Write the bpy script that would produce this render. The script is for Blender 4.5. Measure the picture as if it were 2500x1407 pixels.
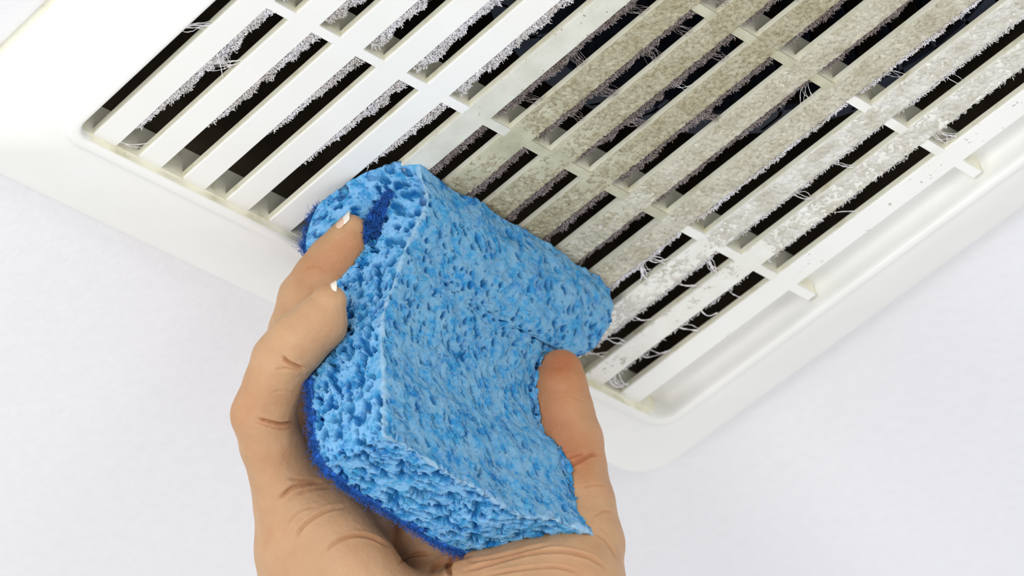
import bpy, bmesh, math
import numpy as np
from mathutils import Matrix, Vector

for o in list(bpy.data.objects): bpy.data.objects.remove(o)
scene = bpy.context.scene
col = scene.collection

# ---------------------------------------------------------------- frame of reference
# vent plane axes: x runs along the slats, y across them, z up (out of the room).  1 pitch = 15 mm.
P = 0.015
CEIL = 2.4
H_RISE = 0.0115                     # slat faces hang this far below the ceiling
Z0 = CEIL - H_RISE                  # world height of the slat faces
FPX = 8000.0
RC = np.array([[0.66721341, 0.73738588, -0.10530118],
               [-0.53188449, 0.37268066, -0.76039991],
               [-0.52146444, 0.56335708, 0.64086164]])
TC = np.array([-111.37569746, -40.92370246, 872.41705323])      # mm
ORG = np.array([0.0, 0.0, Z0])

def cam2w(c):                       # camera-axes millimetres -> world metres
    return ((np.asarray(c, float) - TC) @ RC) * 0.001 + ORG
def w2cam(w):
    return ((np.asarray(w, float) - ORG) * 1000) @ RC.T + TC
def mm(q):                          # (px, py, depth in mm) -> camera-axes mm
    q = np.asarray(q, float)
    return np.stack([(q[..., 0] - 1250) / FPX * q[..., 2], (q[..., 1] - 703.5) / FPX * q[..., 2], q[..., 2]], -1)

# ---------------------------------------------------------------- camera
cd = bpy.data.cameras.new('camera')
cam = bpy.data.objects.new('camera', cd); col.objects.link(cam)
cd.sensor_width = 36; cd.lens = FPX / 2500 * 36; cd.clip_start = 0.01
M = Matrix.Identity(4)
cx, cy, cz = RC[0], -RC[1], -RC[2]
loc = cam2w([0, 0, 0])
for i in range(3):
    M[i][0] = cx[i]; M[i][1] = cy[i]; M[i][2] = cz[i]; M[i][3] = loc[i]
cam.matrix_world = M
cd.dof.use_dof = True; cd.dof.focus_distance = 0.875; cd.dof.aperture_fstop = 22
scene.camera = cam

# ---------------------------------------------------------------- light and exposure
vs = scene.view_settings
vs.view_transform = 'Standard'; vs.look = 'None'; vs.gamma = 1; vs.use_curve_mapping = False
vs.exposure = -0.03
wd = bpy.data.worlds.new('world'); scene.world = wd; wd.use_nodes = True
bg = wd.node_tree.nodes['Background']
bg.inputs[0].default_value = (0.97, 0.98, 1.0, 1); bg.inputs[1].default_value = 0.87
def area(name, cpos, ctarget, size, power, color):
    l = bpy.data.lights.new(name, 'AREA'); l.shape = 'DISK'; l.size = size; l.energy = power; l.color = color
    o = bpy.data.objects.new(name, l); col.objects.link(o)
    a = Vector(cam2w(cpos)); b = Vector(cam2w(ctarget))
    o.location = a; o.rotation_euler = (b - a).to_track_quat('-Z', 'Y').to_euler()
    return o
area('softbox_light', (-700, -300, -940), (0, 0, 900), 0.6, 12.5, (1.0, 0.99, 0.97))
area('left_fill_light', (-980, 520, 40), (0, 0, 900), 0.5, 2.6, (1.0, 0.995, 0.98))  # added soft light from the lower left, stands for no window
area('right_fill_light', (900, -600, -780), (0, 0, 900), 0.5, 5.5, (1.0, 0.99, 0.97))  # added light to brighten slot walls and sponge front, no lamp there

# ---------------------------------------------------------------- helpers
rng = np.random.default_rng(7)
def vnoise(p, scale, seed=0):       # value noise in [-1, 1], p (N,3)
    q = p / scale + 1000.3
    i = np.floor(q).astype(np.int64); f = q - i; f = f * f * (3 - 2 * f)
    def h(a, b, c):
        n = (a * 73856093) ^ (b * 19349663) ^ (c * 83492791) ^ (seed * 2654435761)
        n = (n ^ (n >> 13)) * 1274126177 & 0x7fffffff
        n = (n ^ (n >> 16)) * 668265263 & 0x7fffffff
        return (n & 0xffff) / 32767.5 - 1
    r = 0
    for dx in (0, 1):
        for dy in (0, 1):
            for dz in (0, 1):
                w = (f[:, 0] if dx else 1 - f[:, 0]) * (f[:, 1] if dy else 1 - f[:, 1]) * (f[:, 2] if dz else 1 - f[:, 2])
                r = r + w * h(i[:, 0] + dx, i[:, 1] + dy, i[:, 2] + dz)
    return r

def mesh_obj(name, V, F, mat, parent=None, smooth=True, label=None):
    me = bpy.data.meshes.new(name)
    V = np.ascontiguousarray(V, np.float32)
    if isinstance(F, np.ndarray):
        n, k = F.shape
        me.vertices.add(len(V)); me.vertices.foreach_set('co', V.ravel())
        me.loops.add(n * k); me.loops.foreach_set('vertex_index', F.astype(np.int32).ravel())
        me.polygons.add(n)
        me.polygons.foreach_set('loop_start', np.arange(0, n * k, k, dtype=np.int32))
        me.update(calc_edges=True); me.validate()
    else:
        me.from_pydata([tuple(map(float, v)) for v in V], [], F)
    me.polygons.foreach_set('use_smooth', [smooth] * len(me.polygons))
    me.materials.append(mat)
    o = bpy.data.objects.new(name, me); col.objects.link(o)
    if parent: o.parent = parent
    if label: o['label'] = label
    return o
def empty(name, label, cat, w=(0, 0, 0)):
    o = bpy.data.objects.new(name, None); col.objects.link(o)
    o.empty_display_size = 0.01
    o['label'] = label; o['category'] = cat
    return o
class MB:                            # collects quads
    def __init__(s): s.v = []; s.f = []
    def box(s, a, b):
        n = len(s.v)
        for z in (a[2], b[2]):
            s.v += [(a[0], a[1], z), (b[0], a[1], z), (b[0], b[1], z), (a[0], b[1], z)]
        s.f += [[n+3, n+2, n+1, n], [n+4, n+5, n+6, n+7], [n, n+1, n+5, n+4], [n+1, n+2, n+6, n+5], [n+2, n+3, n+7, n+6], [n+3, n, n+4, n+7]]
    def build(s, name, mat, parent=None, bevel=0, smooth=False, label=None):
        o = mesh_obj(name, np.array(s.v), s.f, mat, parent, smooth, label)
        if bevel:
            m = o.modifiers.new('bevel', 'BEVEL'); m.width = bevel; m.segments = 3; m.limit_method = 'ANGLE'
            o.data.polygons.foreach_set('use_smooth', [True] * len(o.data.polygons))
            try:
                m.harden_normals = True
            except Exception: pass
        return o
def U(u, v, z):                      # pitches, pitches, mm above slat face -> world
    return (u * P, v * P, Z0 + z * 0.001)
def catmull(pts, n):
    p = np.asarray(pts, float); d = np.r_[0, np.cumsum(np.linalg.norm(np.diff(p[:, :3], axis=0), axis=1))]
    t = np.linspace(0, d[-1], n); q = np.vstack([2 * p[0] - p[1], p, 2 * p[-1] - p[-2]])
    out = []
    for x in t:
        i = min(np.searchsorted(d, x, side='right') - 1, len(p) - 2); i = max(i, 0)
        s = (x - d[i]) / (d[i + 1] - d[i])
        a, b, c, e = q[i], q[i + 1], q[i + 2], q[i + 3]
        out.append(0.5 * ((2 * b) + (c - a) * s + (2 * a - 5 * b + 4 * c - e) * s ** 2 + (-a + 3 * b - 3 * c + e) * s ** 3))
    return np.array(out)
def fibres(paths, rad, sides=3):     # paths (N,K,3), rad (N,K) -> V,F of tapered tubes
    N, K, _ = paths.shape
    t = np.gradient(paths, axis=1); t /= np.linalg.norm(t, axis=2, keepdims=True) + 1e-12
    ref = np.where(np.abs(t[..., 2:3]) > 0.9, np.array([1., 0, 0]), np.array([0, 0, 1.]))
    a = np.cross(t, ref); a /= np.linalg.norm(a, axis=2, keepdims=True) + 1e-12
    b = np.cross(t, a)
    rings = []
    for s in range(sides):
        g = 2 * math.pi * s / sides
        rings.append(paths + (a * math.cos(g) + b * math.sin(g)) * rad[..., None])
    V = np.stack(rings, 2).reshape(-1, 3)
    base = np.arange(N)[:, None, None] * K * sides + np.arange(K - 1)[None, :, None] * sides
    s = np.arange(sides)[None, None, :]; s2 = (s + 1) % sides
    F = np.stack([base + s, base + s2, base + sides + s2, base + sides + s], -1).reshape(-1, 4)
    return V, F

# ---------------------------------------------------------------- materials
def mat(name):
    m = bpy.data.materials.new(name); m.use_nodes = True
    nt = m.node_tree; return m, nt, nt.nodes['Principled BSDF']
def N(nt, t, **kw):
    n = nt.nodes.new(t)
    for k, v in kw.items():
        if k in n.inputs: n.inputs[k].default_value = v
        else: setattr(n, k, v)
    return n
def ramp(nt, stops, fac):
    r = N(nt, 'ShaderNodeValToRGB'); e = r.color_ramp.elements
    while len(e) > 1: e.remove(e[-1])
    e[0].position = stops[0][0]; e[0].color = (*stops[0][1], 1)
    for p, c in stops[1:]:
        k = e.new(p); k.color = (*c, 1)
    nt.links.new(fac, r.inputs[0]); return r
def objco(nt):
    return N(nt, 'ShaderNodeTexCoord').outputs['Object']
def noise(nt, scale, detail=3, rough=0.5, co=None):
    n = N(nt, 'ShaderNodeTexNoise', Scale=scale, Detail=detail, Roughness=rough)
    nt.links.new(co or objco(nt), n.inputs['Vector']); return n
def bump(nt, h, strength, dist, prev=None):
    b = N(nt, 'ShaderNodeBump', Strength=strength, Distance=dist)
    nt.links.new(h, b.inputs['Height'])
    if prev: nt.links.new(prev, b.inputs['Normal'])
    return b.outputs[0]

def m_plastic():
    m, nt, b = mat('white_plastic')
    n = noise(nt, 60, 3)
    r = ramp(nt, [(0.3, (0.86, 0.86, 0.82)), (0.7, (0.89, 0.89, 0.86))], n.outputs[0])
    nt.links.new(r.outputs[0], b.inputs['Base Color'])
    b.inputs['Roughness'].default_value = 0.42
    b.inputs['Subsurface Weight'].default_value = 0.0
    n2 = noise(nt, 900, 2)
    nt.links.new(bump(nt, n2.outputs[0], 0.05, 0.0002), b.inputs['Normal'])
    return m
def m_aged(name='aged_plastic'):     # the sides of ribs and recess, yellowed
    m, nt, b = mat(name)
    n = noise(nt, 120, 5, 0.65)
    r = ramp(nt, [(0.3, (0.66, 0.62, 0.43)), (0.45, (0.84, 0.82, 0.66)), (0.75, (0.89, 0.87, 0.74))], n.outputs[0])
    nt.links.new(r.outputs[0], b.inputs['Base Color'])
    b.inputs['Roughness'].default_value = 0.55
    return m
def m_ceiling():
    m, nt, b = mat('painted_plaster')
    n = noise(nt, 220, 4, 0.6)
    r = ramp(nt, [(0.3, (0.805, 0.805, 0.83)), (0.7, (0.835, 0.835, 0.86))], n.outputs[0])
    nt.links.new(r.outputs[0], b.inputs['Base Color'])
    b.inputs['Roughness'].default_value = 0.9
    n2 = noise(nt, 450, 4, 0.6)
    nt.links.new(bump(nt, n2.outputs[0], 0.25, 0.0008), b.inputs['Normal'])
    return m
def m_dust(name, c0, c1, c2, bs=0.8):
    m, nt, b = mat(name)
    n = noise(nt, 850, 6, 0.8)
    r = ramp(nt, [(0.30, c0), (0.43, c1), (0.62, c2)], n.outputs[0])
    n3 = noise(nt, 130, 3, 0.6)
    r3 = ramp(nt, [(0.35, (0.80, 0.77, 0.70)), (0.6, (1, 1, 1))], n3.outputs[0])
    mx = N(nt, 'ShaderNodeMix', data_type='RGBA', blend_type='MULTIPLY'); mx.inputs[0].default_value = 1
    nt.links.new(r.outputs[0], mx.inputs[6]); nt.links.new(r3.outputs[0], mx.inputs[7])
    nt.links.new(mx.outputs[2], b.inputs['Base Color'])
    b.inputs['Roughness'].default_value = 1.0; b.inputs['Specular IOR Level'].default_value = 0.05
    n2 = noise(nt, 1800, 4, 0.7)
    nt.links.new(bump(nt, n2.outputs[0], bs, 0.0006), b.inputs['Normal'])
    return m
def m_plain(name, c, rough=0.6, metal=0.0, scale=40, var=0.5):
    m, nt, b = mat(name)
    n = noise(nt, scale, 4, 0.6)
    r = ramp(nt, [(0.3, tuple(x * (1 - var) for x in c)), (0.7, c)], n.outputs[0])
    nt.links.new(r.outputs[0], b.inputs['Base Color'])
    b.inputs['Roughness'].default_value = rough; b.inputs['Metallic'].default_value = metal
    return m
def m_foam():
    m, nt, b = mat('blue_cellulose_foam')
    co = objco(nt)
    n = noise(nt, 170, 4, 0.6, co)
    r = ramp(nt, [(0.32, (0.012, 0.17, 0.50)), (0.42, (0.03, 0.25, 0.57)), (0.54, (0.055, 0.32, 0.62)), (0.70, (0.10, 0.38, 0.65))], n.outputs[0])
    n.inputs['Distortion'].default_value = 0.6
    n3 = noise(nt, 620, 6, 0.78, co)
    r3 = ramp(nt, [(0.33, (0.30, 0.58, 0.84)), (0.43, (0.85, 0.93, 0.97)), (0.55, (1, 1, 1)), (0.70, (1.22, 1.12, 1.05))], n3.outputs[0])
    mx = N(nt, 'ShaderNodeMix', data_type='RGBA', blend_type='MULTIPLY'); mx.inputs[0].default_value = 1
    nt.links.new(r.outputs[0], mx.inputs[6]); nt.links.new(r3.outputs[0], mx.inputs[7])
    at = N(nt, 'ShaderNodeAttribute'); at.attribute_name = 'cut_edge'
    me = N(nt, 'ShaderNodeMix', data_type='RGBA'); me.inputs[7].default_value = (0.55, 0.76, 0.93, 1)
    # shade of the pores put into the colour: deep blue inside, paler outside
    aw = N(nt, 'ShaderNodeAttribute'); aw.attribute_name = 'unshaded'
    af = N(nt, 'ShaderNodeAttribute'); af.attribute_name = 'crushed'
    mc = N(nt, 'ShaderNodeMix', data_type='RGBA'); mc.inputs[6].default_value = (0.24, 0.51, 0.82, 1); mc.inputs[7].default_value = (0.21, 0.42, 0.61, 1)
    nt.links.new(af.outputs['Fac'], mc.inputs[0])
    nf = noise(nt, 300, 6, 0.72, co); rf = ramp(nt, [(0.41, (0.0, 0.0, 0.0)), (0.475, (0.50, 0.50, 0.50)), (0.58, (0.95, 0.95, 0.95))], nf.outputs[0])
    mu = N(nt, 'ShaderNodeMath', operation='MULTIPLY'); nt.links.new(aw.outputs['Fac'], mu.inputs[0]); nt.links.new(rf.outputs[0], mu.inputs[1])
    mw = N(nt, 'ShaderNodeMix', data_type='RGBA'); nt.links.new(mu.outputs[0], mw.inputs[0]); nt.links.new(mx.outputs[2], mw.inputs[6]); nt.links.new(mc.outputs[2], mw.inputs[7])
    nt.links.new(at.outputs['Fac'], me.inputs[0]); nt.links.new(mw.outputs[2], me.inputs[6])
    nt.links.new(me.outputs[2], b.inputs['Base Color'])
    b.inputs['Roughness'].default_value = 0.85; b.inputs['Specular IOR Level'].default_value = 0.12
    b.inputs['Subsurface Weight'].default_value = 0.0
    b.inputs['Subsurface Radius'].default_value = (0.2, 0.6, 1.0); b.inputs['Subsurface Scale'].default_value = 0.0012
    n2 = noise(nt, 1100, 4, 0.75, co)
    nt.links.new(bump(nt, n2.outputs[0], 0.7, 0.0006), b.inputs['Normal'])
    return m
def m_skin():
    m, nt, b = mat('skin')
    co = objco(nt)
    at = N(nt, 'ShaderNodeAttribute'); at.attribute_name = 'redness_and_shade'
    n = noise(nt, 70, 4, 0.6, co)
    base = ramp(nt, [(0.3, (0.47, 0.27, 0.140)), (0.7, (0.56, 0.345, 0.190))], n.outputs[0])
    red = ramp(nt, [(0.0, (1, 1, 1)), (0.5, (0.93, 0.74, 0.64)), (1.0, (0.80, 0.48, 0.36))], at.outputs['Fac'])
    mx = N(nt, 'ShaderNodeMix', data_type='RGBA', blend_type='MULTIPLY'); mx.inputs[0].default_value = 1
    nt.links.new(base.outputs[0], mx.inputs[6]); nt.links.new(red.outputs[0], mx.inputs[7])
    nt.links.new(mx.outputs[2], b.inputs['Base Color'])
    b.inputs['Roughness'].default_value = 0.5; b.inputs['Specular IOR Level'].default_value = 0.35
    b.inputs['Subsurface Weight'].default_value = 0.35
    b.inputs['Subsurface Radius'].default_value = (1.0, 0.4, 0.2); b.inputs['Subsurface Scale'].default_value = 0.0022
    v = N(nt, 'ShaderNodeTexVoronoi', Scale=900); nt.links.new(co, v.inputs['Vector'])
    n2 = noise(nt, 420, 6, 0.7, co)
    b1 = bump(nt, v.outputs['Distance'], 0.22, 0.0003)
    nt.links.new(bump(nt, n2.outputs[0], 0.42, 0.0006, b1), b.inputs['Normal'])
    return m
def m_soiled(name, lo, hi, speck):
    m, nt, b = mat(name)
    co = objco(nt)
    n = noise(nt, 110, 4, 0.6, co)
    r1 = ramp(nt, [(0.35, lo), (0.65, hi)], n.outputs[0])
    n2 = noise(nt, 1500, 5, 0.75, co)
    r2 = ramp(nt, [(0.30, (0.35, 0.30, 0.22)), (speck, (1, 1, 1))], n2.outputs[0])
    mx = N(nt, 'ShaderNodeMix', data_type='RGBA', blend_type='MULTIPLY'); mx.inputs[0].default_value = 1
    nt.links.new(r1.outputs[0], mx.inputs[6]); nt.links.new(r2.outputs[0], mx.inputs[7])
    nt.links.new(mx.outputs[2], b.inputs['Base Color'])
    b.inputs['Roughness'].default_value = 0.6
    return m
MS = m_soiled('soiled_plastic', (0.42, 0.405, 0.275), (0.57, 0.555, 0.41), 0.41)
MSM = m_soiled('part_soiled_plastic', (0.56, 0.54, 0.42), (0.69, 0.68, 0.57), 0.40)
MSL = m_soiled('lightly_soiled_plastic', (0.78, 0.77, 0.70), (0.86, 0.86, 0.81), 0.36)
MSC = m_soiled('yellowed_plastic', (0.62, 0.62, 0.53), (0.72, 0.72, 0.64), 0.30)
MP = m_plastic(); MA = m_aged(); MC = m_ceiling()
MDW = m_dust('pale_lint', (0.72, 0.68, 0.68), (0.90, 0.88, 0.91), (0.95, 0.94, 0.97), 0.15)
MDG = m_dust('grey_lint', (0.14, 0.11, 0.10), (0.34, 0.28, 0.27), (0.54, 0.48, 0.47))
MDB = m_dust('caked_beige_dust', (0.11, 0.08, 0.045), (0.43, 0.39, 0.27), (0.64, 0.61, 0.455))
MDM = m_dust('caked_mixed_dust', (0.19, 0.15, 0.10), (0.58, 0.55, 0.43), (0.76, 0.74, 0.64))
MDL = m_dust('caked_pale_dust', (0.36, 0.32, 0.24), (0.76, 0.75, 0.68), (0.88, 0.87, 0.83))
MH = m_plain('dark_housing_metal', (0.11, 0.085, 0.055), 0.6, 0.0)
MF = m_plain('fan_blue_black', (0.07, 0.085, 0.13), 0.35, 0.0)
MFOAM = m_foam(); MSKIN = m_skin()
MPAD = m_plain('dark_blue_abrasive', (0.018, 0.18, 0.72), 0.8, 0, 700, 0.8)
MNAIL = m_plain('fingernail', (0.76, 0.52, 0.38), 0.3, 0, 200, 0.06)
MTIP = m_plain('nail_edge', (0.84, 0.78, 0.68), 0.35, 0, 200, 0.04)

# ---------------------------------------------------------------- ceiling (with the hole the fan sits in)
W_ = 0.5195; NS = 14; U1 = -0.0403; U2 = 17.5; V1 = -0.4228; V2 = 14.198
RIBS = [4.458, 8.808, 13.158]
def ceiling():
    x0, x1, y0, y1 = U1 * P - .004, U2 * P + .004, V1 * P - .004, V2 * P + .004
    X = [-1.6, x0, x1, 1.9]; Y = [-1.6, y0, y1, 1.9]
    b = MB()
    for i in range(3):
        for j in range(3):
            if i == 1 and j == 1: continue
            b.box((X[i], Y[j], CEIL), (X[i+1], Y[j+1], CEIL + .012))
    o = b.build('ceiling', MC); o['kind'] = 'structure'
    return o
ceiling()

# ---------------------------------------------------------------- vent cover
vent = empty('vent_cover', 'white plastic louvred ceiling vent cover, half of its slats caked with dust', 'vent')
vent.location = U(8.7, 6.9, 0)
VO = Matrix.Translation(-Vector(vent.location))
def adopt(o, par, off=vent):
    o.parent = par; o.matrix_parent_inverse = Matrix.Identity(4)
def in_vent(V): return np.asarray(V, float) - np.array(vent.location)

def frame():
    # profile: outward offset from the inner opening (mm), height (mm above slat face)
    prof = [(1.0, 13.0), (1.0, 6), (0.3, 2.5), (0.0, -0.5), (0.0, -2.5), (0.35, -2.95), (1.0, -3.05), (2.4, -3.0), (3.0, -2.7), (3.6, -2.0), (4.4, -1.75), (6, -1.4)]
    sl = []
    for k in range(1, 9):
        t = k / 8; sl.append((6 + (25.6 - 6) * t, -1.4 + (6.6 + 1.4) * t ** 1.12))
    prof += sl + [(26.1, 7.0), (26.37, 7.5), (26.37, 11.4), (24.0, 11.4)]
    bot = 32.8 / 26.37
    rows = []
    n = 14
    for d, z in prof:
        r = 5.5 + min(d, 4) * 0.8 + max(0, d - 4) * 0.12
        pts = []
        eu = d * (bot if d > 4 else 1)
        x0, x1 = U1 * 15 - eu, U2 * 15 + eu; y0, y1 = V1 * 15 - d, V2 * 15 + d
        for (cx_, cy_, a0) in ((x1 - r, y1 - r, 0), (x0 + r, y1 - r, 90), (x0 + r, y0 + r, 180), (x1 - r, y0 + r, 270)):
            for k in range(n + 1):
                a = math.radians(a0 + 90 * k / n)
                pts.append((cx_ + r * math.cos(a), cy_ + r * math.sin(a), z))
        rows.append(pts)
    R_ = np.array(rows); m = R_.shape[1]
    V = R_.reshape(-1, 3) * 0.001 + ORG
    F = []
    for i in range(len(rows) - 1):
        for j in range(m):
            F.append((i * m + j, i * m + (j + 1) % m, (i + 1) * m + (j + 1) % m, (i + 1) * m + j))
    o = mesh_obj('frame', in_vent(V), np.array(F)[:, ::-1], MP, vent, True)
    o.data.materials.append(MA)      # the yellowed outer lip
    k0 = len(prof) - 3
    o.data.polygons.foreach_set('material_index', [1 if k0 * m <= i < (k0 + 1) * m else 0 for i in range(len(o.data.polygons))])
    return o
frame()

def box_bev(name, a, b, mt, par, bev, label=None):
    m = MB(); m.box(a, b); m.v = [tuple(x) for x in in_vent(m.v)]
    return m.build(name, mt, par, bev, label=label)

def dirt(s, u):
    if s <= 4: return 0
    if s == 5: d = 0.16 if u > 3.0 else 0.05
    elif s == 6: d = 1.0 if u > 4.6 else 0.62
    elif s <= 10: d = 1.0
    elif s == 11: d = 0.95 if u > 4.4 else 0.66
    elif s == 12: d = 0.78 if u > 5 else 0.30
    else: d = 0.12
    if s in (6, 7, 8): d -= 0.45 * math.exp(-((u - 4.6) / 0.9) ** 2)
    elif s in (9, 10, 11): d -= 0.30 * math.exp(-((u - 4.3) / 0.5) ** 2)
    return d
SL_T = 2.3
def slat(s):
    a = (U1 * P, s * P, Z0); b = (U2 * P, (s + W_) * P, Z0 + SL_T * .001)
    names = {0: 'clean'}
    o = box_bev('slat', a, b, MSC if s == 5 else MS if 6 <= s <= 8 else MSM if 9 <= s <= 10 else MSL if 11 <= s <= 12 else MP, vent, 0.00035, label=('slat caked in dust' if 6 <= s <= 11 else 'slat with a light dusting' if s in (5, 12) else 'wiped white slat'))
    # yellowed flank towards the slot it borders
    m = MB(); m.box((U1 * P, s * P - .00008, Z0 + .00045), (U2 * P, s * P, Z0 + SL_T * .001)); m.v = [tuple(x) for x in in_vent(m.v)]
    m.build('flank', MA, o)
    # caked dust as a lumpy layer on the face
    if s >= 5 and s < 14:
        nu, nv = 800, 22
        uu = np.linspace(0.02, 17.4, nu); vv = np.linspace(0, 1, nv)
        g = np.stack(np.meshgrid(uu, vv, indexing='ij'), -1).reshape(-1, 2)
        p = np.stack([g[:, 0] * 15, (s + g[:, 1] * W_) * 15, np.zeros(len(g))], 1)
        dd = np.array([dirt(s, u) for u in uu]).repeat(nv)
        n1 = vnoise(p, 5.0, 1); n2 = vnoise(p, 1.3, 2); n3 = vnoise(p, 0.62, 3)
        h = -0.40 + 0.66 * dd + 0.16 * n1 + 0.24 * n2 + 0.30 * n3
        edge = np.minimum(g[:, 1], 1 - g[:, 1]) * 7.8
        h = np.minimum(h, 0.05 + edge * 0.9)
        # more dust towards the trailing edge
        h += 0.10 * (g[:, 1] - 0.5) * (dd > 0.3)
        h = np.clip(h, -0.25, 0.6)
        wy = (s + g[:, 1] * W_) * 15 + 0.35 * n3 * (edge < 0.5) * (dd > .3)
        V = np.stack([p[:, 0], wy, -h], 1) * .001 + ORG
        i = np.arange(nu - 1)[:, None] * nv + np.arange(nv - 1)[None, :]
        F = np.stack([i, i + nv, i + nv + 1, i + 1], -1).reshape(-1, 4)
        keep = (h[F].max(1) > -0.02)
        F = F[keep]
        if len(F):
            used = np.unique(F); mp = np.zeros(len(V), int); mp[used] = np.arange(len(used))
            q = mesh_obj('caked_dust', in_vent(V[used]), mp[F], MDB if s <= 8 else MDM if s <= 10 else MDL, o, True)
            q['kind'] = 'stuff'; q['label'] = 'caked dust'
    # lint fringe hanging off the trailing edge
    dens = {12: 5, 13: 0.0, 11: 30}.get(s, 62)
    if dens:
        L = 17.3 * 15
        nf = int(L * dens)
        x = rng.uniform(8, L, nf)
        for ub in RIBS: x = x[~((x > (ub - .22) * 15) & (x < (ub + .12 + .35 * rng.random(len(x)) ** 2) * 15))]
        nf = len(x)
        if s <= 4:
            start = [8, 26, 34, 30, 40][s]
            keep = rng.random(nf) < np.clip((x - start + 8) / 22, 0.0, 1); x = x[keep]; nf = len(x)
            wmax = 4.6 * np.clip((x - start + 14) / 38, 0.12, 1.0)
        else:
            wmax = np.full(nf, 3.3 if s < 9 else 2.4 if s < 11 else 1.5)
        q = np.stack([x, np.full(nf, s * 9.1), np.zeros(nf)], 1)
        wv = wmax * (0.62 + 0.30 * vnoise(q, 6, 5) + 0.34 * vnoise(q, 1.6, 6))
        wv = np.clip(wv, 0.15, 4)
        z = rng.uniform(-0.15, 1.5, nf)
        r = rng.random(nf)
        y0 = (s + W_) * 15 - 0.25 + wv * r * 0.9
        ln = rng.uniform(0.35, 1.05, nf)
        th = rng.uniform(-1.4, 1.4, nf); ph = rng.uniform(-1.2, 1.2, nf)
        d = np.stack([np.sin(th), np.cos(th) * np.cos(ph), np.sin(ph)], 1)
        K = 3
        tt = np.linspace(0, 1, K)[None, :, None]
        side = rng.normal(size=(nf, 3)) * 0.35
        p0 = np.stack([x, y0, z], 1)
        paths = p0[:, None] + d[:, None] * ln[:, None, None] * tt + side[:, None] * np.sin(tt * 3.1) * ln[:, None, None] * .6
        rad = np.linspace(1, 0.45, K)[None, :] * rng.uniform(0.08, 0.20, nf)[:, None]
        V, F = fibres(paths, rad)
        # matted web behind the fibres
        f = mesh_obj('lint_fringe', in_vent(V * .001 + ORG), F, MDW if (s <= 4 or s >= 10) else MDG, o, True)
        f['kind'] = 'stuff'
    return o
slats = [slat(s) for s in range(NS)]

def rib(u):
    m = MB()
    edges = [(V1, 0)] + [(k + W_, k + 1) for k in range(NS - 1)]
    a = vent
    # continuous deep web behind the slats and blocks filling each slot
    m.box(((u - .17) * P, V1 * P, Z0 + .0024), ((u - .05) * P, V2 * P, Z0 + .013))
    for (y0, y1) in edges:
        m.box(((u - .2) * P, y0 * P - .0002, Z0 + .0001), (u * P, y1 * P, Z0 + .008))
    m.box(((u - .2) * P, (13 + W_) * P, Z0 + .0001), (u * P, 14.03 * P, Z0 + .008))
    m.v = [tuple(x) for x in in_vent(m.v)]
    o = m.build('crossbar', MA, vent)
    # room-side face of the bar, white where wiped, soiled among the dusty slats
    allc = edges + [(13 + W_, 14.03)]
    for nm, sel, mt in (('face', [e for e in allc if e[1] <= 5.01], MP), ('yellowed_face', [e for e in allc if 5.01 < e[1] <= 6.01], MSC), ('stub_face', allc[-1:], MP), ('soiled_face', [e for e in allc if 6.01 < e[1] <= 10.01], MS), ('dusty_face', [e for e in allc if 10.01 < e[1] <= 13.2], MSL)):
        c = MB()
        for (y0, y1) in sel:
            c.box(((u - .2) * P - .00002, y0 * P - .0002, Z0 - .00002), (u * P + .00002, y1 * P + .0002, Z0 + .0005))
        c.v = [tuple(x) for x in in_vent(c.v)]
        c.build(nm, mt, o)
    return o
for u in RIBS: rib(u)
def end_blocks():
    m = MB()
    for (y0, y1) in [(V1 + .12, 0)] + [(k + W_, k + 1) for k in range(NS - 1)] + [(13 + W_, 14.0)]:
        m.box(((U1 - .1) * P, y0 * P, Z0 - .0001), (0.0, y1 * P, Z0 + .008))
    m.box(((U1 - .1) * P, (V1) * P, Z0 + .0024), ((U1 - .02) * P, V2 * P, Z0 + .013))
    # yellowed strip of the recess wall under the slat ends
    m.box((U1 * P - .0002, (V1 + .36) * P, Z0 - .0024), (U1 * P + .00015, (V2 - .36) * P, Z0 + .0004))
    m.v = [tuple(x) for x in in_vent(m.v)]
    return m.build('end_wall', MA, vent)
end_blocks()
def gutter():
    pts = [(V2 * 15 + .3, -2.2), (V2 * 15 + .1, -1.0)]
    r_ = 5.0; cx_, cz_ = V2 * 15 - r_, 0.4
    for k in range(0, 13):
        a = math.radians(90 * k / 12); pts.append((cx_ + r_ * math.cos(a), cz_ + r_ * math.sin(a)))
    pts += [(13.70 * 15, 5.5), (13.62 * 15, 7.2), (V2 * 15 + .9, 7.2), (V2 * 15 + .9, -2.0)]
    n = len(pts); V = []
    for u in (U1 * 15 + .1, U2 * 15 - .1):
        for v, z in pts: V.append((u, v, z))
    V = np.array(V) * .001 + ORG
    F = [[i, (i + 1) % n, n + (i + 1) % n, n + i] for i in range(n)] + [list(range(n))[::-1], list(range(n, 2 * n))]
    return mesh_obj('side_gutter', in_vent(V), F, MP, vent, False)
gutter()

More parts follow.
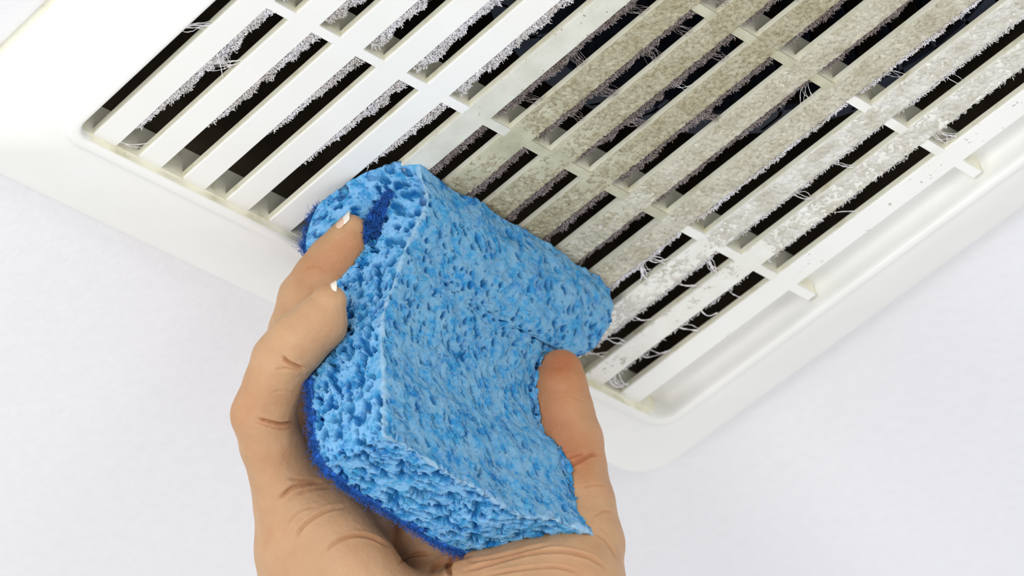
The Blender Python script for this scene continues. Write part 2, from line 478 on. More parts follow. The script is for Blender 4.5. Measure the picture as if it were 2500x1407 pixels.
# stray lint strands bridging the slots
def strand(name, pts, r, mt, wig=0.13, par=vent):
    p = catmull(np.array(pts, float), 22)
    q = p * 15; q[:, 2] = p[:, 2]
    q += np.stack([vnoise(p * 15, 1.2, 11 + k) for k in range(3)], 1) * wig * rng.uniform(.3, 1.2)
    rad = (0.6 + 0.4 * vnoise(q, 0.8, 4))[None] * r
    V, F = fibres(q[None], rad, 5)
    return V, F
def clumps(spec, name, mt):
    Vs, Fs, n = [], [], 0
    for (u, s, du, r, cnt) in spec:
        for _ in range(cnt):
            a = (u + rng.normal() * .06, s + W_ - .01, rng.uniform(0, 1.2))
            b = (u + du * rng.uniform(.4, 1.1) + rng.normal() * .07, s + 1.0 - rng.uniform(0, .10), rng.uniform(0, 1.6))
            mid = ((a[0] + b[0]) / 2 + rng.normal() * .06, (a[1] + b[1]) / 2, rng.uniform(-.6, 1.4))
            V, F = strand('x', [a, mid, b], r * rng.uniform(.5, 1.1), mt)
            Vs.append(V); Fs.append(F + n); n += len(V)
    o = mesh_obj(name, in_vent(np.vstack(Vs) * .001 + ORG), np.vstack(Fs), mt, vent, True)
    return o
# (u, slat, drift along u, thickness mm, count)
cl = [(3.0, -1 + .052, .4, .2, 8), (0.05, 0, .35, .16, 2), (2.5, 0, .5, .22, 7), (2.9, 0, -.3, .22, 5),
      (3.5, 12, .1, .22, 1), (2.75, 12, .12, .3, 1), (2.2, 12, .1, .3, 2), (1.2, 12, .25, .22, 2), (.15, 12, .1, .25, 4), (.35, 12, -.1, .22, 3),
      (.5, 11, .3, .28, 2), (1.0, 11, .2, .25, 2), (1.9, 11, .12, .3, 2), (3.1, 11, .3, .3, 2), (4.0, 11, -.3, .26, 7),
      (3.2, 10, -.4, .3, 9), (3.35, 10, .2, .3, 4), (6.4, 12, .2, .22, 1), (6.2, 11, .3, .25, 3), (7.3, 11, .2, .22, 3), (8.95, 12, .15, .2, 7),
      (7.0, 7, .2, .12, 3), (8.6, 9, -.5, .15, 6), (9.6, 10, .1, .15, 3), (10.2, 11, .1, .15, 2), (11.0, 8, .2, .15, 4)]
lint = clumps(cl, 'lint_strand', MDW); lint['kind'] = 'stuff'; lint['label'] = 'pale strands of lint bridging the slots'
cg = [(6.6, 5, -.2, .10, 12), (7.9, 5, .2, .1, 8), (6.2, 6, .1, .1, 16), (7.4, 6, -.1, .1, 14), (9.0, 6, .2, .12, 10), (8.1, 6, .1, .1, 10), (5.5, 6, -.1, .1, 6),
      (5.9, 7, .1, .1, 16), (8.0, 7, .1, .1, 8), (6.8, 8, .1, .1, 14), (5.2, 5, .1, .1, 8), (9.9, 7, .1, .1, 6)]
lint2 = clumps(cg, 'lint_strand', MDG); lint2['kind'] = 'stuff'; lint2['label'] = 'grey strands of lint in the dirtiest slots'

# ---------------------------------------------------------------- fan behind the cover
fan = empty('exhaust_fan', 'dark exhaust fan in its housing behind the vent slats', 'fan')
def tub():
    x0, x1, y0, y1 = U1 * P - .0012, U2 * P + .0012, V1 * P - .0012, V2 * P + .0012
    z0, z1 = Z0 + .0135, Z0 + .15; t = .001
    m = MB()
    m.box((x0 - t, y0 - t, z1), (x1 + t, y1 + t, z1 + t))
    m.box((x0 - t, y0 - t, z0), (x0, y1 + t, z1)); m.box((x1, y0 - t, z0), (x1 + t, y1 + t, z1))
    m.box((x0, y0 - t, z0), (x1, y0, z1)); m.box((x0, y1, z0), (x1, y1 + t, z1))
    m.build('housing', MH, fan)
tub()
def wheel():
    c = np.array([9.5 * P, 8.0 * P]); zb, zt = Z0 + .03, Z0 + .09
    m = MB(); V = []; F = []
    seg = 48
    for (r0, r1, z) in ((.070, .078, zb), (.0, .078, zt)):
        n = len(V)
        for k in range(seg):
            a = 2 * math.pi * k / seg
            for r, zz in ((r0, z), (r1, z), (r1, z + .002), (r0, z + .002)):
                V.append((c[0] + r * math.cos(a), c[1] + r * math.sin(a), zz))
        for k in range(seg):
            for j in range(4):
                F.append((n + 4*k + j, n + 4*((k+1) % seg) + j, n + 4*((k+1) % seg) + (j+1) % 4, n + 4*k + (j+1) % 4))
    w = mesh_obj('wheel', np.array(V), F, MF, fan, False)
    V = []; F = []
    for k in range(36):
        a = 2 * math.pi * k / 36; n = len(V)
        for r, da in ((.066, 0), (.072, .03), (.077, .10)):
            for zz in (zb, zt):
                for e in (-.008, .008):
                    V.append((c[0] + r * math.cos(a + da + e), c[1] + r * math.sin(a + da + e), zz))
        for i in range(2):
            q = n + 4 * i
            F += [(q, q+4, q+6, q+2), (q+1, q+3, q+7, q+5), (q, q+1, q+5, q+4), (q+2, q+6, q+7, q+3)]
    mesh_obj('blades', np.array(V), F, MF, w, False)
    V = []; F = []
    for i, (r, z) in enumerate(((0.0001, zb + .004), (.018, zb + .004), (.024, zb + .010), (.026, zt))):
        for k in range(seg):
            a = 2 * math.pi * k / seg; V.append((c[0] + r * math.cos(a), c[1] + r * math.sin(a), z))
    for i in range(3):
        for k in range(seg):
            F.append((i*seg+k, i*seg+(k+1) % seg, (i+1)*seg+(k+1) % seg, (i+1)*seg+k))
    mesh_obj('motor', np.array(V), F, MF, fan, True)
wheel()

# ---------------------------------------------------------------- sponge
sponge = empty('sponge', 'thick blue cellulose sponge with dark scouring back, squeezed in the hand against the vent', 'sponge')
NA, NB, NC = 250, 330, 96
def curve(pts, n):
    return catmull(mm(np.array(pts, float)), n)
fl = curve([(941,1066,836),(933,1020,841),(937,929,850),(934,868,856),(932,796,863),(943,742,868),(975,648,877),(997,594,882),(1033,519,889),(1042,470,893),(1020,398,898)], NB + 1)
fr = curve([(1452,1309,876),(1432,1240,884),(1405,1195,888),(1388,1125,893),(1350,1080,896),(1325,1050,897),(1315,990,900),(1308,935,904),(1322,880,908),(1352,852,914),(1412,876,920),(1470,822,928),(1494,765,934),(1490,720,938),(1474,688,940)], NB + 1)
fb = curve([(941,1066,836),(992,1090,840),(1083,1149,847),(1174,1200,854),(1254,1254,860),(1349,1270,868),(1406,1287,872),(1452,1309,876)], NA + 1)
ft = curve([(1020,398,898),(1060,428,900),(1120,470,905),(1175,492,909),(1225,530,914),(1290,565,920),(1345,598,925),(1400,640,931),(1440,664,936),(1474,688,940)], NA + 1)
kl = curve([(792,1140,852),(772,1095,855),(762,1000,862),(756,930,868),(750,850,874),(785,760,880),(790,690,886),(752,605,892),(757,560,895),(780,497,897)], NB + 1)
kr = curve([(1300,1385,890),(1310,1260,899),(1270,1150,905),(1230,1050,910),(1225,960,916),(1260,880,924),(1320,815,936),(1345,750,942)], NB + 1)
kb = curve([(792,1140,852),(850,1188,856),(925,1234,861),(1004,1281,867),(1070,1325,872),(1143,1353,878),(1220,1375,884),(1300,1385,890)], NA + 1)
kt = curve([(775,505,897),(900,545,903),(1050,600,912),(1200,680,927),(1345,750,942)], NA + 1)
def coons(l, r, b, t):
    a = np.linspace(0, 1, len(b))[:, None, None]; s = np.linspace(0, 1, len(l))[None, :, None]
    A = (1 - a) * l[None] + a * r[None]; B = (1 - s) * b[:, None] + s * t[:, None]
    C = (1 - a) * (1 - s) * l[0] + a * (1 - s) * r[0] + (1 - a) * s * l[-1] + a * s * r[-1]
    return A + B - C
FF = coons(fl, fr, fb, ft); KK = coons(kl, kr, kb, kt)
# soften the notch: interior of the front bulges a little towards the viewer
aa = np.linspace(0, 1, NA + 1)[:, None]; bb = np.linspace(0, 1, NB + 1)[None, :]
FF[..., 2] -= 3.0 * np.sin(aa * math.pi) * np.sin(bb * math.pi)
# finger centre lines: (px, py, depth mm, radius mm)
PINKY = [(803,738,866,4.9), (782,788,867,7.3), (724,838,868,8.1), (690,880,870,8.1), (668,935,871,7.7), (643,1015,874,8.6), (664,1085,877,8.6), (692,1160,880,9.0), (735,1260,886,10.5)]
RING = [(856,563,890,4.4), (842,600,890,6.2), (815,640,890,7.4), (788,684,891,8.2), (752,732,893,8.1), (728,812,896,8.2), (712,900,900,8.4), (720,1000,901,8.4), (770,1220,899,10)]
THUMB = [(1368,908,908,6.3), (1366,946,907,7.8), (1372,1010,905,8.9), (1388,1080,903,9.4), (1396,1140,900,9.3), (1412,1230,894,9.9), (1418,1330,888,11.8), (1395,1430,882,14.5), (1330,1560,878,17)]
def chain_dist(p, ch):
    best = np.full(len(p), 1e9)
    for A, B in zip(ch[:-1], ch[1:]):
        a_, b_ = mm(np.array(A[:3], float)), mm(np.array(B[:3], float)); d = b_ - a_
        t = np.clip(((p - a_) @ d) / (d @ d), 0, 1)
        best = np.minimum(best, np.linalg.norm(p - a_ - t[:, None] * d, axis=1) - (A[3] + (B[3] - A[3]) * t))
    return best
def yield_to_fingers(p, front=None):
    # the soft sponge gives way where fingers and thumb press into it
    p = p.copy()
    for ch in (PINKY, RING):
        tot = np.zeros(len(p))
        for _ in range(14):
            m = (chain_dist(p, ch) < 0.1) & (tot < 9)
            if not m.any(): break
            p[m, 0] += 0.6; tot[m] += 0.6
    tot = np.zeros(len(p))
    for _ in range(14):
        m = (chain_dist(p, THUMB) < 0.1) & (tot < 9 * np.clip((1220 - p[:, 1] / p[:, 2] * FPX - 703.5) / 130, 0, 1))
        if not m.any(): break
        p[m] *= (1 - 0.6 / p[m, 2])[:, None]; tot[m] += 0.6
    return p
def body(a, b, c):                   # index arrays -> camera-axes mm
    f = FF[a, b]; k = KK[a, b]; cc = (c / NC)[:, None]
    p = f * (1 - cc) + k * cc
    s = 1 - a / NA; bt = b / NB
    # the top end mushrooms where it is pushed on the vent
    m = (4 * (c / NC) * (1 - c / NC)) * s ** 3 * bt ** 3
    p[:, 1] -= 3.4 * m
    # hollow along the side face where the finger pads dig in
    g = np.exp(-((bt - 0.62) / 0.14) ** 2) * s ** 6 * np.sin(np.pi * np.clip(c / NC, 0, 1)) ** 0.8
    p[:, 0] += 1.1 * g
    # the fold
    fold = np.exp(-((bt - 0.86) / 0.07) ** 2) * s ** 10 * np.exp(-((c / NC - 0.52) / 0.10) ** 2)
    p[:, 0] += 3.2 * fold; p[:, 2] += 2.2 * fold
    p[:, 2] -= 2.6 * bt ** 4
    q = yield_to_fingers(p)
    return q + np.array([0, 0, -0.9]) * ((1 - c / NC) * (np.abs(q[:, 2] - p[:, 2]) > .1))[:, None]
    return p
def shell():
    idm = -np.ones((NA + 1, NB + 1, NC + 1), np.int32)
    on = np.zeros(idm.shape, bool)
    on[0] = on[-1] = True; on[:, 0] = on[:, -1] = True; on[:, :, 0] = on[:, :, -1] = True
    ijk = np.argwhere(on); idm[on] = np.arange(len(ijk))
    V = body(ijk[:, 0], ijk[:, 1], ijk[:, 2].astype(float))
    Q = []
    def quads(g, flip):
        f = np.stack([g[:-1, :-1], g[1:, :-1], g[1:, 1:], g[:-1, 1:]], -1).reshape(-1, 4)
        Q.append(f[:, ::-1] if flip else f)
    quads(idm[:, :, 0], False); quads(idm[:, :, -1], True)
    quads(idm[0], False); quads(idm[-1], True)
    quads(idm[:, 0], True); quads(idm[:, -1], False)
    F = np.vstack(Q)
    return V, F, idm, ijk
def vnormals(V, F):
    n = np.cross(V[F[:, 2]] - V[F[:, 0]], V[F[:, 3]] - V[F[:, 1]])
    out = np.zeros_like(V)
    for k in range(4):
        for ax in range(3):
            out[:, ax] += np.bincount(F[:, k], n[:, ax], len(V))
    return out / (np.linalg.norm(out, axis=1, keepdims=True) + 1e-12)
def pits(shape, cell, count, rlo, rhi, depth, asp, ang, power=2.2, margin=2, excl=True):
    D = np.zeros(shape)
    for _ in range(count):
        i0, j0 = rng.uniform(margin, shape[0] - margin), rng.uniform(margin, shape[1] - margin)
        r = rlo + (rhi - rlo) * rng.random() ** power
        if excl and D[int(i0), int(j0)] > 0: continue
        w = r * rng.uniform(*asp); th = ang(i0 / shape[0], j0 / shape[1]) + rng.normal() * .3
        hr = int(r / min(cell) * 1.3) + 2
        ia, ib = max(0, int(i0) - hr), min(shape[0], int(i0) + hr + 1); ja, jb = max(0, int(j0) - hr), min(shape[1], int(j0) + hr + 1)
        I, J = np.meshgrid(np.arange(ia, ib), np.arange(ja, jb), indexing='ij')
        x = (I - i0) * cell[0]; y = (J - j0) * cell[1]
        p = (x * math.cos(th) + y * math.sin(th)) / r; q = (-x * math.sin(th) + y * math.cos(th)) / w
        e = np.clip(1 - (p * p + q * q), 0, 1) ** 0.38
        D[ia:ib, ja:jb] = np.maximum(D[ia:ib, ja:jb], e * min(depth, r * 2.8))
    return D
def make_foam():
    V, F, idm, ijk = shell()
    Nn = vnormals(V, F)
    if np.mean(np.sum((V - V.mean(0)) * Nn, 1)) < 0: F = F[:, ::-1]; Nn = -Nn
    D = np.zeros(len(V))
    def put(ids, d): np.maximum.at(D, ids.ravel(), d.ravel())
    ca, cb, cc_ = 66 / NA, 88 / NB, 26 / NC
    # side faces: open round cells, stretched near the squeezed end
    sd = lambda i, j: 0.15 + 0.6 * i
    put(idm[0], pits(idm[0].shape, (cb, cc_), 900, .30, 2.1, 3.6, (.42, .75), sd, 3.4))
    put(idm[-1], pits(idm[0].shape, (cb, cc_), 300, .35, 1.3, 1.4, (.5, .9), sd))
    put(idm[:, 0], pits(idm[:, 0].shape, (ca, cc_), 700, .36, 1.9, 3.6, (.4, .75), lambda i, j: 0.0))
    put(idm[:, -1], pits(idm[:, 0].shape, (ca, cc_), 300, .35, 1.3, 1.4, (.5, .9), lambda i, j: 0.0))
    # broad face: crushed cells, slits and shallow dents
    put(idm[:, :, 0], pits(idm[:, :, 0].shape, (ca, cb), 1150, .26, 1.5, 2.6, (.35, .7), lambda i, j: 2.1, 2.6))
    put(idm[:, :, 0], pits(idm[:, :, 0].shape, (ca, cb), 420, 1.0, 2.6, .5, (.5, .9), lambda i, j: 1.2, 1.2, 2, False))
    d = 0.55 * vnoise(V, 7, 21) + 0.40 * vnoise(V, 2.6, 22) + 0.24 * vnoise(V, 1.1, 23) + 0.17 * vnoise(V, .55, 24)
    fr_ = np.where(ijk[:, 2] == 0, 1.0, 0.45)
    fr_ = np.maximum(fr_, 0) + 0.55 * (ijk[:, 0] > NA * .985) * (ijk[:, 1] > NB * .2) + .5 * (ijk[:, 1] > NB * .99)
    d = 0.5 * vnoise(V, 7, 21) + fr_ * (0.34 * vnoise(V, 2.6, 22) + 0.18 * vnoise(V, 1.1, 23)) + 0.13 * vnoise(V, .6, 24)
    V2_ = V + Nn * (d - D)[:, None]
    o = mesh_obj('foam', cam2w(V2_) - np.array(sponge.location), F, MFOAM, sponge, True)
    da = np.hypot(ijk[:, 0] * ca, ijk[:, 2] * cc_); db = np.hypot(ijk[:, 1] * cb, ijk[:, 2] * cc_)
    a1 = o.data.attributes.new('unshaded', 'FLOAT', 'POINT'); a1.data.foreach_set('value', (0.95 * np.clip(1 - (D - .5) / .35, 0, 1)).astype(np.float32))
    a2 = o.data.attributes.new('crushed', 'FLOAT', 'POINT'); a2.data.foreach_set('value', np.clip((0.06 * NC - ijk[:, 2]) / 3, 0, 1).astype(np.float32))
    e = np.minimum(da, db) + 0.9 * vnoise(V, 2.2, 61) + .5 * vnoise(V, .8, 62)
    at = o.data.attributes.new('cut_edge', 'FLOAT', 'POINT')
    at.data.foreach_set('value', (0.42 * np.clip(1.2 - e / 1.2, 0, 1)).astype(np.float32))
    return o
sponge.location = cam2w(mm(np.array([1150., 900., 880.])))
make_foam()
def make_pad():
    na, nb = 150, 200
    ia = np.linspace(0, NA, na + 1).astype(int); ib = np.linspace(0, NB, nb + 1).astype(int)
    K = KK[np.ix_(ia, ib)]; Fr = FF[np.ix_(ia, ib)]
    du = np.gradient(K, axis=0); dv = np.gradient(K, axis=1)
    n = np.cross(du, dv); n /= np.linalg.norm(n, axis=2, keepdims=True) + 1e-9
    if np.mean(np.sum(n * (K - Fr), 2)) < 0: n = -n
    ctr = K.mean((0, 1))
    grow = 0.003
    layers = [K + n * (-0.6) , K + (K - ctr) * grow + n * 0.2, K + (K - ctr) * grow * 1.1 + n * 0.8, K + n * 1.3]
    V = []; 
    for L in layers: V.append(yield_to_fingers(L.reshape(-1, 3)))
    m = (na + 1) * (nb + 1); V = np.vstack(V)
    V = V + 0.35 * np.stack([vnoise(V, 0.9, 31 + k) for k in range(3)], 1) + 0.3 * np.stack([vnoise(V, 2.5, 41 + k) for k in range(3)], 1)
    g = np.arange(m).reshape(na + 1, nb + 1)
    Q = []
    def q(g_, flip):
        f = np.stack([g_[:-1, :-1], g_[1:, :-1], g_[1:, 1:], g_[:-1, 1:]], -1).reshape(-1, 4); Q.append(f[:, ::-1] if flip else f)
    q(g, True); q(g + 3 * m, False)
    rim = np.concatenate([g[:, 0], g[-1, 1:], g[-2::-1, -1], g[0, -2:0:-1]])
    r2 = np.roll(rim, -1)
    for l in range(3):
        Q.append(np.stack([rim + l * m, r2 + l * m, r2 + (l + 1) * m, rim + (l + 1) * m], 1))
    o = mesh_obj('scouring_pad', cam2w(V) - np.array(sponge.location), np.vstack(Q), MPAD, sponge, True)
    o['label'] = 'dark blue scouring pad on the back of the sponge'
    # loose nylon fibres along its visible rim
    left = catmull(K[0], 300); bot = catmull(K[:, 0], 260)
    top = catmull(K[:60, -1], 60)
    base = np.vstack([left, bot, top])
    idx = rng.integers(0, len(base), 4200)
    p0 = base[idx] + n[0, 0] * rng.uniform(-.2, 1.4, len(idx))[:, None] + rng.normal(size=(len(idx), 3)) * .35
    out = (base[idx] - ctr); out /= np.linalg.norm(out, axis=1, keepdims=True)
    Kk = 6; t = np.linspace(0, 1, Kk)[None, :, None]
    ln = rng.uniform(.6, 2.0, len(idx))[:, None, None]
    sd = rng.normal(size=(len(idx), 1, 3)) ; dr = out[:, None] * .55 + rng.normal(size=(len(idx), 1, 3)) * .5
    paths = p0[:, None] + dr * ln * t * .8 + sd * np.sin(t * 3.6) * .35
    V, F = fibres(paths, np.full((len(idx), Kk), .055))
    q_ = mesh_obj('loose_fibres', cam2w(V) - np.array(sponge.location), F, MPAD, o, True); q_['kind'] = 'stuff'
    # the lip of pad showing inside the fold at the squeezed end
    c = mm(np.array([[950, 470, 890.8], [934, 498, 890.2], [918, 528, 889], [906, 560, 888], [905, 590, 887]]))
    C = catmull(c, 40); N_ = 2600
    k = rng.integers(0, 40, N_); w = np.array([0.9, 1.7, 2.2, 2.5, 2.5])[np.clip((k / 8).astype(int), 0, 4)]
    ang = rng.uniform(0, 2 * math.pi, N_); rr = np.sqrt(rng.random(N_)) * w
    p0 = C[k] + np.stack([rr * np.cos(ang), rng.normal(size=N_) * .4, rr * np.sin(ang) * .55], 1)
    dr = rng.normal(size=(N_, 1, 3)) * .5; sd = rng.normal(size=(N_, 1, 3))
    paths = p0[:, None] + dr * t * .9 + sd * np.sin(t * 3.6) * .28
    V, F = fibres(paths, np.full((N_, Kk), .09))
    q_ = mesh_obj('folded_lip', cam2w(V) - np.array(sponge.location), F, MPAD, o, True); q_['kind'] = 'stuff'
    q_['label'] = 'tuft of dark blue pad in the fold of the sponge'
make_pad()

# ---------------------------------------------------------------- hand
def make_hand():
    import openvdb
    # chains of (px, py, depth mm, radius mm)
    middle = [(985,800,917,7.4), (945,850,919,8.2), (905,930,921,8.6), (870,1040,917,9.0), (900,1200,907,10)]
    index = [(1130,800,924,7.4), (1090,860,924,8.2), (1050,960,923,8.6), (1015,1060,918,9.0), (1020,1200,909,10.5)]
    palm = [
        [(725,1250,884,11.0), (750,1340,884,13.5), (790,1440,884,16.5), (850,1600,882,17)],
        [(800,1260,893,11.5), (870,1290,891,10.5)],
        [(768,1242,885,9.8), (815,1305,879,10.0), (862,1385,878,10.8), (930,1480,879,12)],
        [(900,1250,905,10), (1010,1290,905,10), (1120,1330,903,10), (1260,1400,899,11)],
        [(1010,1460,897,11), (1150,1470,893,11)],
        [(1180,1430,878,9.5), (1290,1408,877,9.3), (1380,1420,879,11)],
        [(1160,1500,877,12), (1280,1500,876,15)],
        [(900,1560,884,18), (1200,1580,882,18)],
        [(960,1700,882,19), (1180,1700,882,19)],
        [(1000,1850,884,18), (1140,1850,884,18)],
        [(1000,2050,880,19), (1150,2050,880,19)],
        [(1000,2050,880,19), (990,2500,860,22)],
        [(1150,2050,880,19), (1180,2500,860,22)],
    ]
    pinky, ring, thumb = PINKY, RING, THUMB
    vs_ = 0.45
    allp = [q for c in [pinky, ring, middle, index, thumb] + palm for q in c]
    C = mm(np.array([q[:3] for q in allp], float)); r = np.array([q[3] for q in allp])[:, None]
    lo = (C - r).min(0) - 3; hi = (C + r).max(0) + 3
    n = np.ceil((hi - lo) / vs_).astype(int)
    ax = [lo[k] + vs_ * np.arange(n[k], dtype=np.float32) for k in range(3)]
    X = ax[0].astype(np.float32)[:, None, None]; Y = ax[1].astype(np.float32)[None, :, None]; Z = ax[2].astype(np.float32)[None, None, :]
    BIG = np.float32(30)
    def cone(A, B):
        a = mm(np.array(A[:3], float)).astype(np.float32); b = mm(np.array(B[:3], float)).astype(np.float32); ra, rb = np.float32(A[3]), np.float32(B[3])
        out = np.full((n[0], n[1], n[2]), BIG, np.float32)
        R_ = max(ra, rb) + 12
        s = []
        for k in range(3):
            l = max(0, int((min(a[k], b[k]) - R_ - lo[k]) / vs_)); h = min(n[k], int((max(a[k], b[k]) + R_ - lo[k]) / vs_) + 1); s.append(slice(l, h))
        x, y, z = X[s[0]] - a[0], Y[:, s[1]] - a[1], Z[:, :, s[2]] - a[2]
        d = b - a; L2 = float(d @ d) + 1e-6
        t = np.clip((x * d[0] + y * d[1] + z * d[2]) / L2, 0, 1)
        ts = t
        dd = np.sqrt((x - d[0] * t) ** 2 + (y - d[1] * t) ** 2 + (z - d[2] * t) ** 2) - (ra + (rb - ra) * ts)
        out[s[0], s[1], s[2]] = dd
        return out
    def smin(a, b, k):
        h = np.clip(0.5 + 0.5 * (b - a) / k, 0, 1)
        return b + (a - b) * h - k * h * (1 - h)
    def chain(c, k):
        d = None
        for i in range(len(c) - 1):
            e = cone(c[i], c[i + 1]); d = e if d is None else smin(d, e, k)
        return d
    pd = None
    for c in palm:
        d = chain(c, np.float32(3))
        pd = d if pd is None else smin(pd, d, np.float32(5.0))
    total = None
    for c, kk in ((thumb, 8.), (pinky, 5.), (ring, 5.), (middle, 5.), (index, 5.)):
        d = smin(chain(c, np.float32(1.2)), pd, np.float32(kk))
        total = d if total is None else smin(total, d, np.float32(0.6))
    g = openvdb.FloatGrid(background=float(BIG)); g.copyFromArray(np.clip(total, -3, 3).astype(np.float32))
    pts, tris, quads = g.convertToPolygons(isovalue=0.0, adaptivity=0.0)[:3] if len(g.convertToPolygons(isovalue=0.0, adaptivity=0.0)) == 3 else (*g.convertToPolygons(isovalue=0.0), None)[:3]
    if quads is None or (isinstance(quads, np.ndarray) and quads.size == 0): pts, quads = g.convertToPolygons(isovalue=0.0)
    V = pts.astype(float) * vs_ + lo
    F = quads.astype(int)
    # light relaxation to remove the voxel stair
    E = np.vstack([F[:, [0, 1]], F[:, [1, 2]], F[:, [2, 3]], F[:, [3, 0]]])
    def relax(V, it):
        for _ in range(it):
            s = np.zeros_like(V); c = np.bincount(E[:, 0], minlength=len(V)) + np.bincount(E[:, 1], minlength=len(V))
            for ax_ in range(3):
                s[:, ax_] = np.bincount(E[:, 0], V[E[:, 1], ax_], len(V)) + np.bincount(E[:, 1], V[E[:, 0], ax_], len(V))
            V = V * .5 + .5 * s / np.maximum(c, 1)[:, None]
        return V
    V = relax(V, 8)
    Nn = vnormals(V, F)
    if np.mean(np.sum((V - V.mean(0)) * Nn, 1)) < 0: F = F[:, ::-1]; Nn = -Nn
    px = V[:, 0] / V[:, 2] * FPX + 1250; py = V[:, 1] / V[:, 2] * FPX + 703.5
    face = np.clip(-Nn[:, 2] * 2.5 + .6, 0, 1)
    red = np.zeros(len(V)); dsp = np.zeros(len(V))
    def crease(pts, w, amp, rd=0.5, dmax=None):
        w *= .55; amp *= .95; rd *= .75
        c = np.array(pts, float); q = catmull(np.c_[c, np.zeros(len(c))], 60)[:, :2]
        lo_, hi_ = q.min(0) - 5 * w, q.max(0) + 5 * w
        s = np.where((px > lo_[0]) & (px < hi_[0]) & (py > lo_[1]) & (py < hi_[1]))[0]
        if dmax: s = s[V[s, 2] < dmax]
        if not len(s): return
        P2 = np.stack([px[s], py[s]], 1)
        dist = np.full(len(s), 1e9); tt = np.zeros(len(s))
        for i in range(len(q) - 1):
            a, b = q[i], q[i + 1]; d = b - a
            t = np.clip(((P2 - a) @ d) / (d @ d + 1e-9), 0, 1)
            e = np.linalg.norm(P2 - a - t[:, None] * d, axis=1)
            m_ = e < dist; dist[m_] = e[m_]; tt[m_] = (i + t[m_]) / (len(q) - 1)
        fade = np.clip(np.minimum(tt, 1 - tt) * 6, 0.15, 1)
        g_ = np.exp(-(dist / w) ** 2) * fade * face[s]
        dsp[s] -= amp * g_ - 0.25 * amp * np.exp(-((dist - 2.2 * w) / w) ** 2) * fade * face[s]
        red[s] += rd * np.exp(-(dist / (w * 1.6)) ** 2) * fade
    # little finger joints
    crease([(745,902),(722,894),(700,882),(690,868)], 7, 1.1, .55)
    crease([(740,908),(700,900),(668,905)], 6, .35, .25)
    crease([(722,1030),(690,1036),(655,1030),(628,1022)], 7, 1.2, .6)
    crease([(720,1040),(690,1048),(650,1040),(620,1030)], 5, .5, .4)
    crease([(730,962),(700,955),(660,958)], 5, .2, .12)
    # ring finger
    crease([(800,670),(765,650),(740,662)], 5, .25, .2, 890)
    # base of the little finger and palm
    crease([(790,1178),(750,1182),(715,1192),(680,1222)], 8, 1.1, .45)
    crease([(780,1172),(735,1172),(700,1168)], 6, .5, .3)
    crease([(812,1190),(760,1196),(722,1210)], 6, .5, .3)
    crease([(720,1312),(745,1280),(790,1250),(845,1235)], 7, .9, .4)
    crease([(790,1352),(820,1325),(860,1308),(905,1312),(950,1335)], 7, .8, .4)
    crease([(700,1280),(730,1250),(770,1235)], 5, .4, .25)
    crease([(1050,1402),(1070,1380),(1105,1366),(1150,1356)], 9, 1.2, .6)
    crease([(975,1375),(1005,1356),(1050,1352)], 7, .8, .5)
    crease([(1100,1407),(1096,1385),(1110,1365)], 9, 1.4, .6)
    crease([(1130,1396),(1200,1376),(1290,1352),(1370,1346),(1440,1362),(1490,1395)], 7, .9, .4)
    crease([(1140,1372),(1210,1362),(1290,1342),(1350,1330)], 6, .6, .3)
    crease([(1180,1407),(1260,1392),(1350,1384),(1420,1400)], 6, .5, .3)
    # thumb
    crease([(1384,1140),(1410,1128),(1440,1112),(1464,1108)], 7, .8, .5)
    crease([(1380,1122),(1400,1114),(1430,1106)], 6, .5, .35)
    crease([(1420,1190),(1450,1184),(1480,1186)], 5, .3, .15)
    crease([(1448,1262),(1475,1248),(1500,1252)], 5, .35, .2)
    crease([(1452,1302),(1480,1320),(1510,1370)], 6, .5, .25)
    crease([(1395,968),(1412,974),(1428,980)], 4, .15, .1)
    blob = lambda x, y, rx, ry: np.exp(-(((px - x) / rx) ** 2 + ((py - y) / ry) ** 2))
    red += .75 * blob(1360, 1000, 85, 170) + .45 * blob(1370, 880, 60, 60) + .30 * blob(880, 620, 60, 80) + .3 * blob(815, 640, 90, 60) * (V[:, 2] < 895)  # large thumb blob paints in the sponge's shade along with skin redness
    red += .22 * blob(590, 1010, 50, 60) + .35 * blob(1420, 1120, 70, 60) + .25 * blob(1100, 1370, 130, 40) + .15 * blob(960, 1300, 60, 50)
    red += .17 * vnoise(V, 10, 51) + .10 * vnoise(V, 3.5, 52)
    dsp += .16 * vnoise(V, 7, 53) + .05 * vnoise(V, 1.6, 54)
    V = V + Nn * dsp[:, None]
    wv = cam2w(V)
    o = mesh_obj('person', wv, F, MSKIN, None, True)
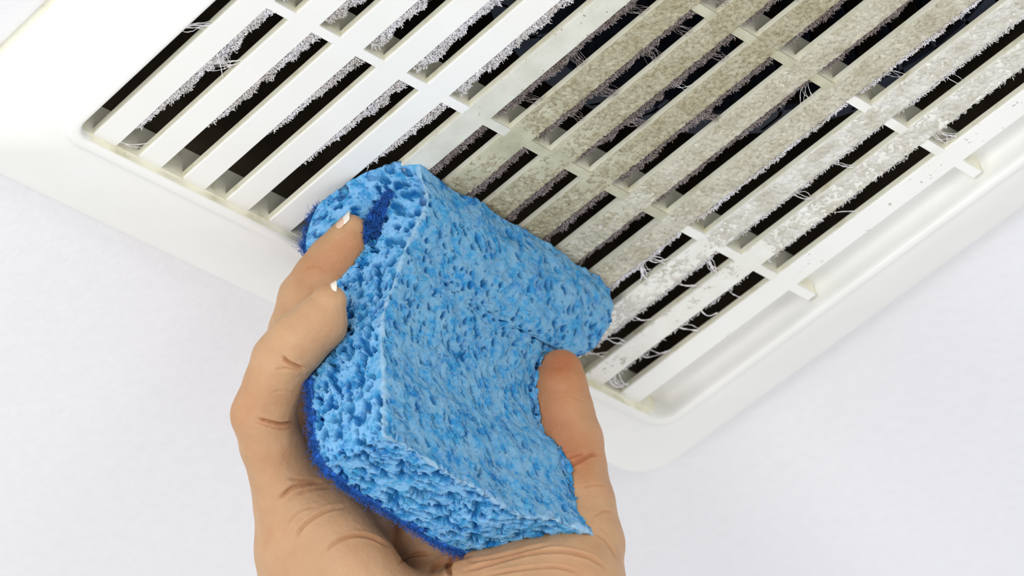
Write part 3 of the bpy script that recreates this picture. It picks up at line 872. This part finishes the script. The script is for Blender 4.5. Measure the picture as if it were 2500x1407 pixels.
    at = o.data.attributes.new('redness_and_shade', 'FLOAT', 'POINT'); at.data.foreach_set('value', np.clip(red, 0, 1).astype(np.float32))
    o['label'] = 'bare hand reaching up from below, thumb and curled fingers gripping the blue sponge'
    o['category'] = 'person'
    # fingernails
    def nail(tip, axis, side, outn, L, Wd, off, name='fingernail'):
        tip = np.array(tip); axis = np.array(axis) / np.linalg.norm(axis); outn = np.array(outn, float); outn -= axis * (outn @ axis); outn /= np.linalg.norm(outn)
        sd = np.cross(axis, outn)
        nu, nv = 14, 16
        V = []
        for k in range(2):
            for i in range(nu):
                t = i / (nu - 1)
                for j in range(nv):
                    s = (j / (nv - 1) - .5) * 2
                    ww = Wd * (1 - 0.10 * t - .35 * max(0, t - .85) * 3 * abs(s))
                    ang = s * 1.05
                    a = t * L - (.16 * L * s * s if i == nu - 1 else .16 * L * s * s * t)
                    V.append(tip + axis * (a - L) + sd * ww * math.sin(ang) / math.sin(1.05) * .5 * 2 * .5 + outn * (Wd * .5 * (math.cos(ang) - 1) - k * .32))
        V = np.array(V); m_ = nu * nv
        g_ = np.arange(m_).reshape(nu, nv); Q = []
        f = np.stack([g_[:-1, :-1], g_[1:, :-1], g_[1:, 1:], g_[:-1, 1:]], -1).reshape(-1, 4)
        Q.append(f); Q.append(f[:, ::-1] + m_)
        rim = np.concatenate([g_[:, 0], g_[-1, 1:], g_[-2::-1, -1], g_[0, -2:0:-1]]); r2 = np.roll(rim, -1)
        Q.append(np.stack([rim, rim + m_, r2 + m_, r2], 1))
        V = V + outn * off
        q = mesh_obj(name, cam2w(V), np.vstack(Q), MNAIL, o, True)
        q.data.materials.append(MTIP)
        fa = np.vstack(Q) % m_
        q.data.polygons.foreach_set('material_index', (fa.min(1) >= (nu - 4) * nv).astype(np.int32))
        return q
    a = mm(np.array([821., 686., 865.]))
    nail(a, (.83, -.56, 0), None, (-0.56, -0.83, -.25), 9.5, 7.4, .12)
    a = mm(np.array([852., 514., 890.]))
    nail(a, (.72, -.69, 0), None, (-0.69, -0.72, .10), 9.5, 8.4, -.15)
    return o
make_hand()
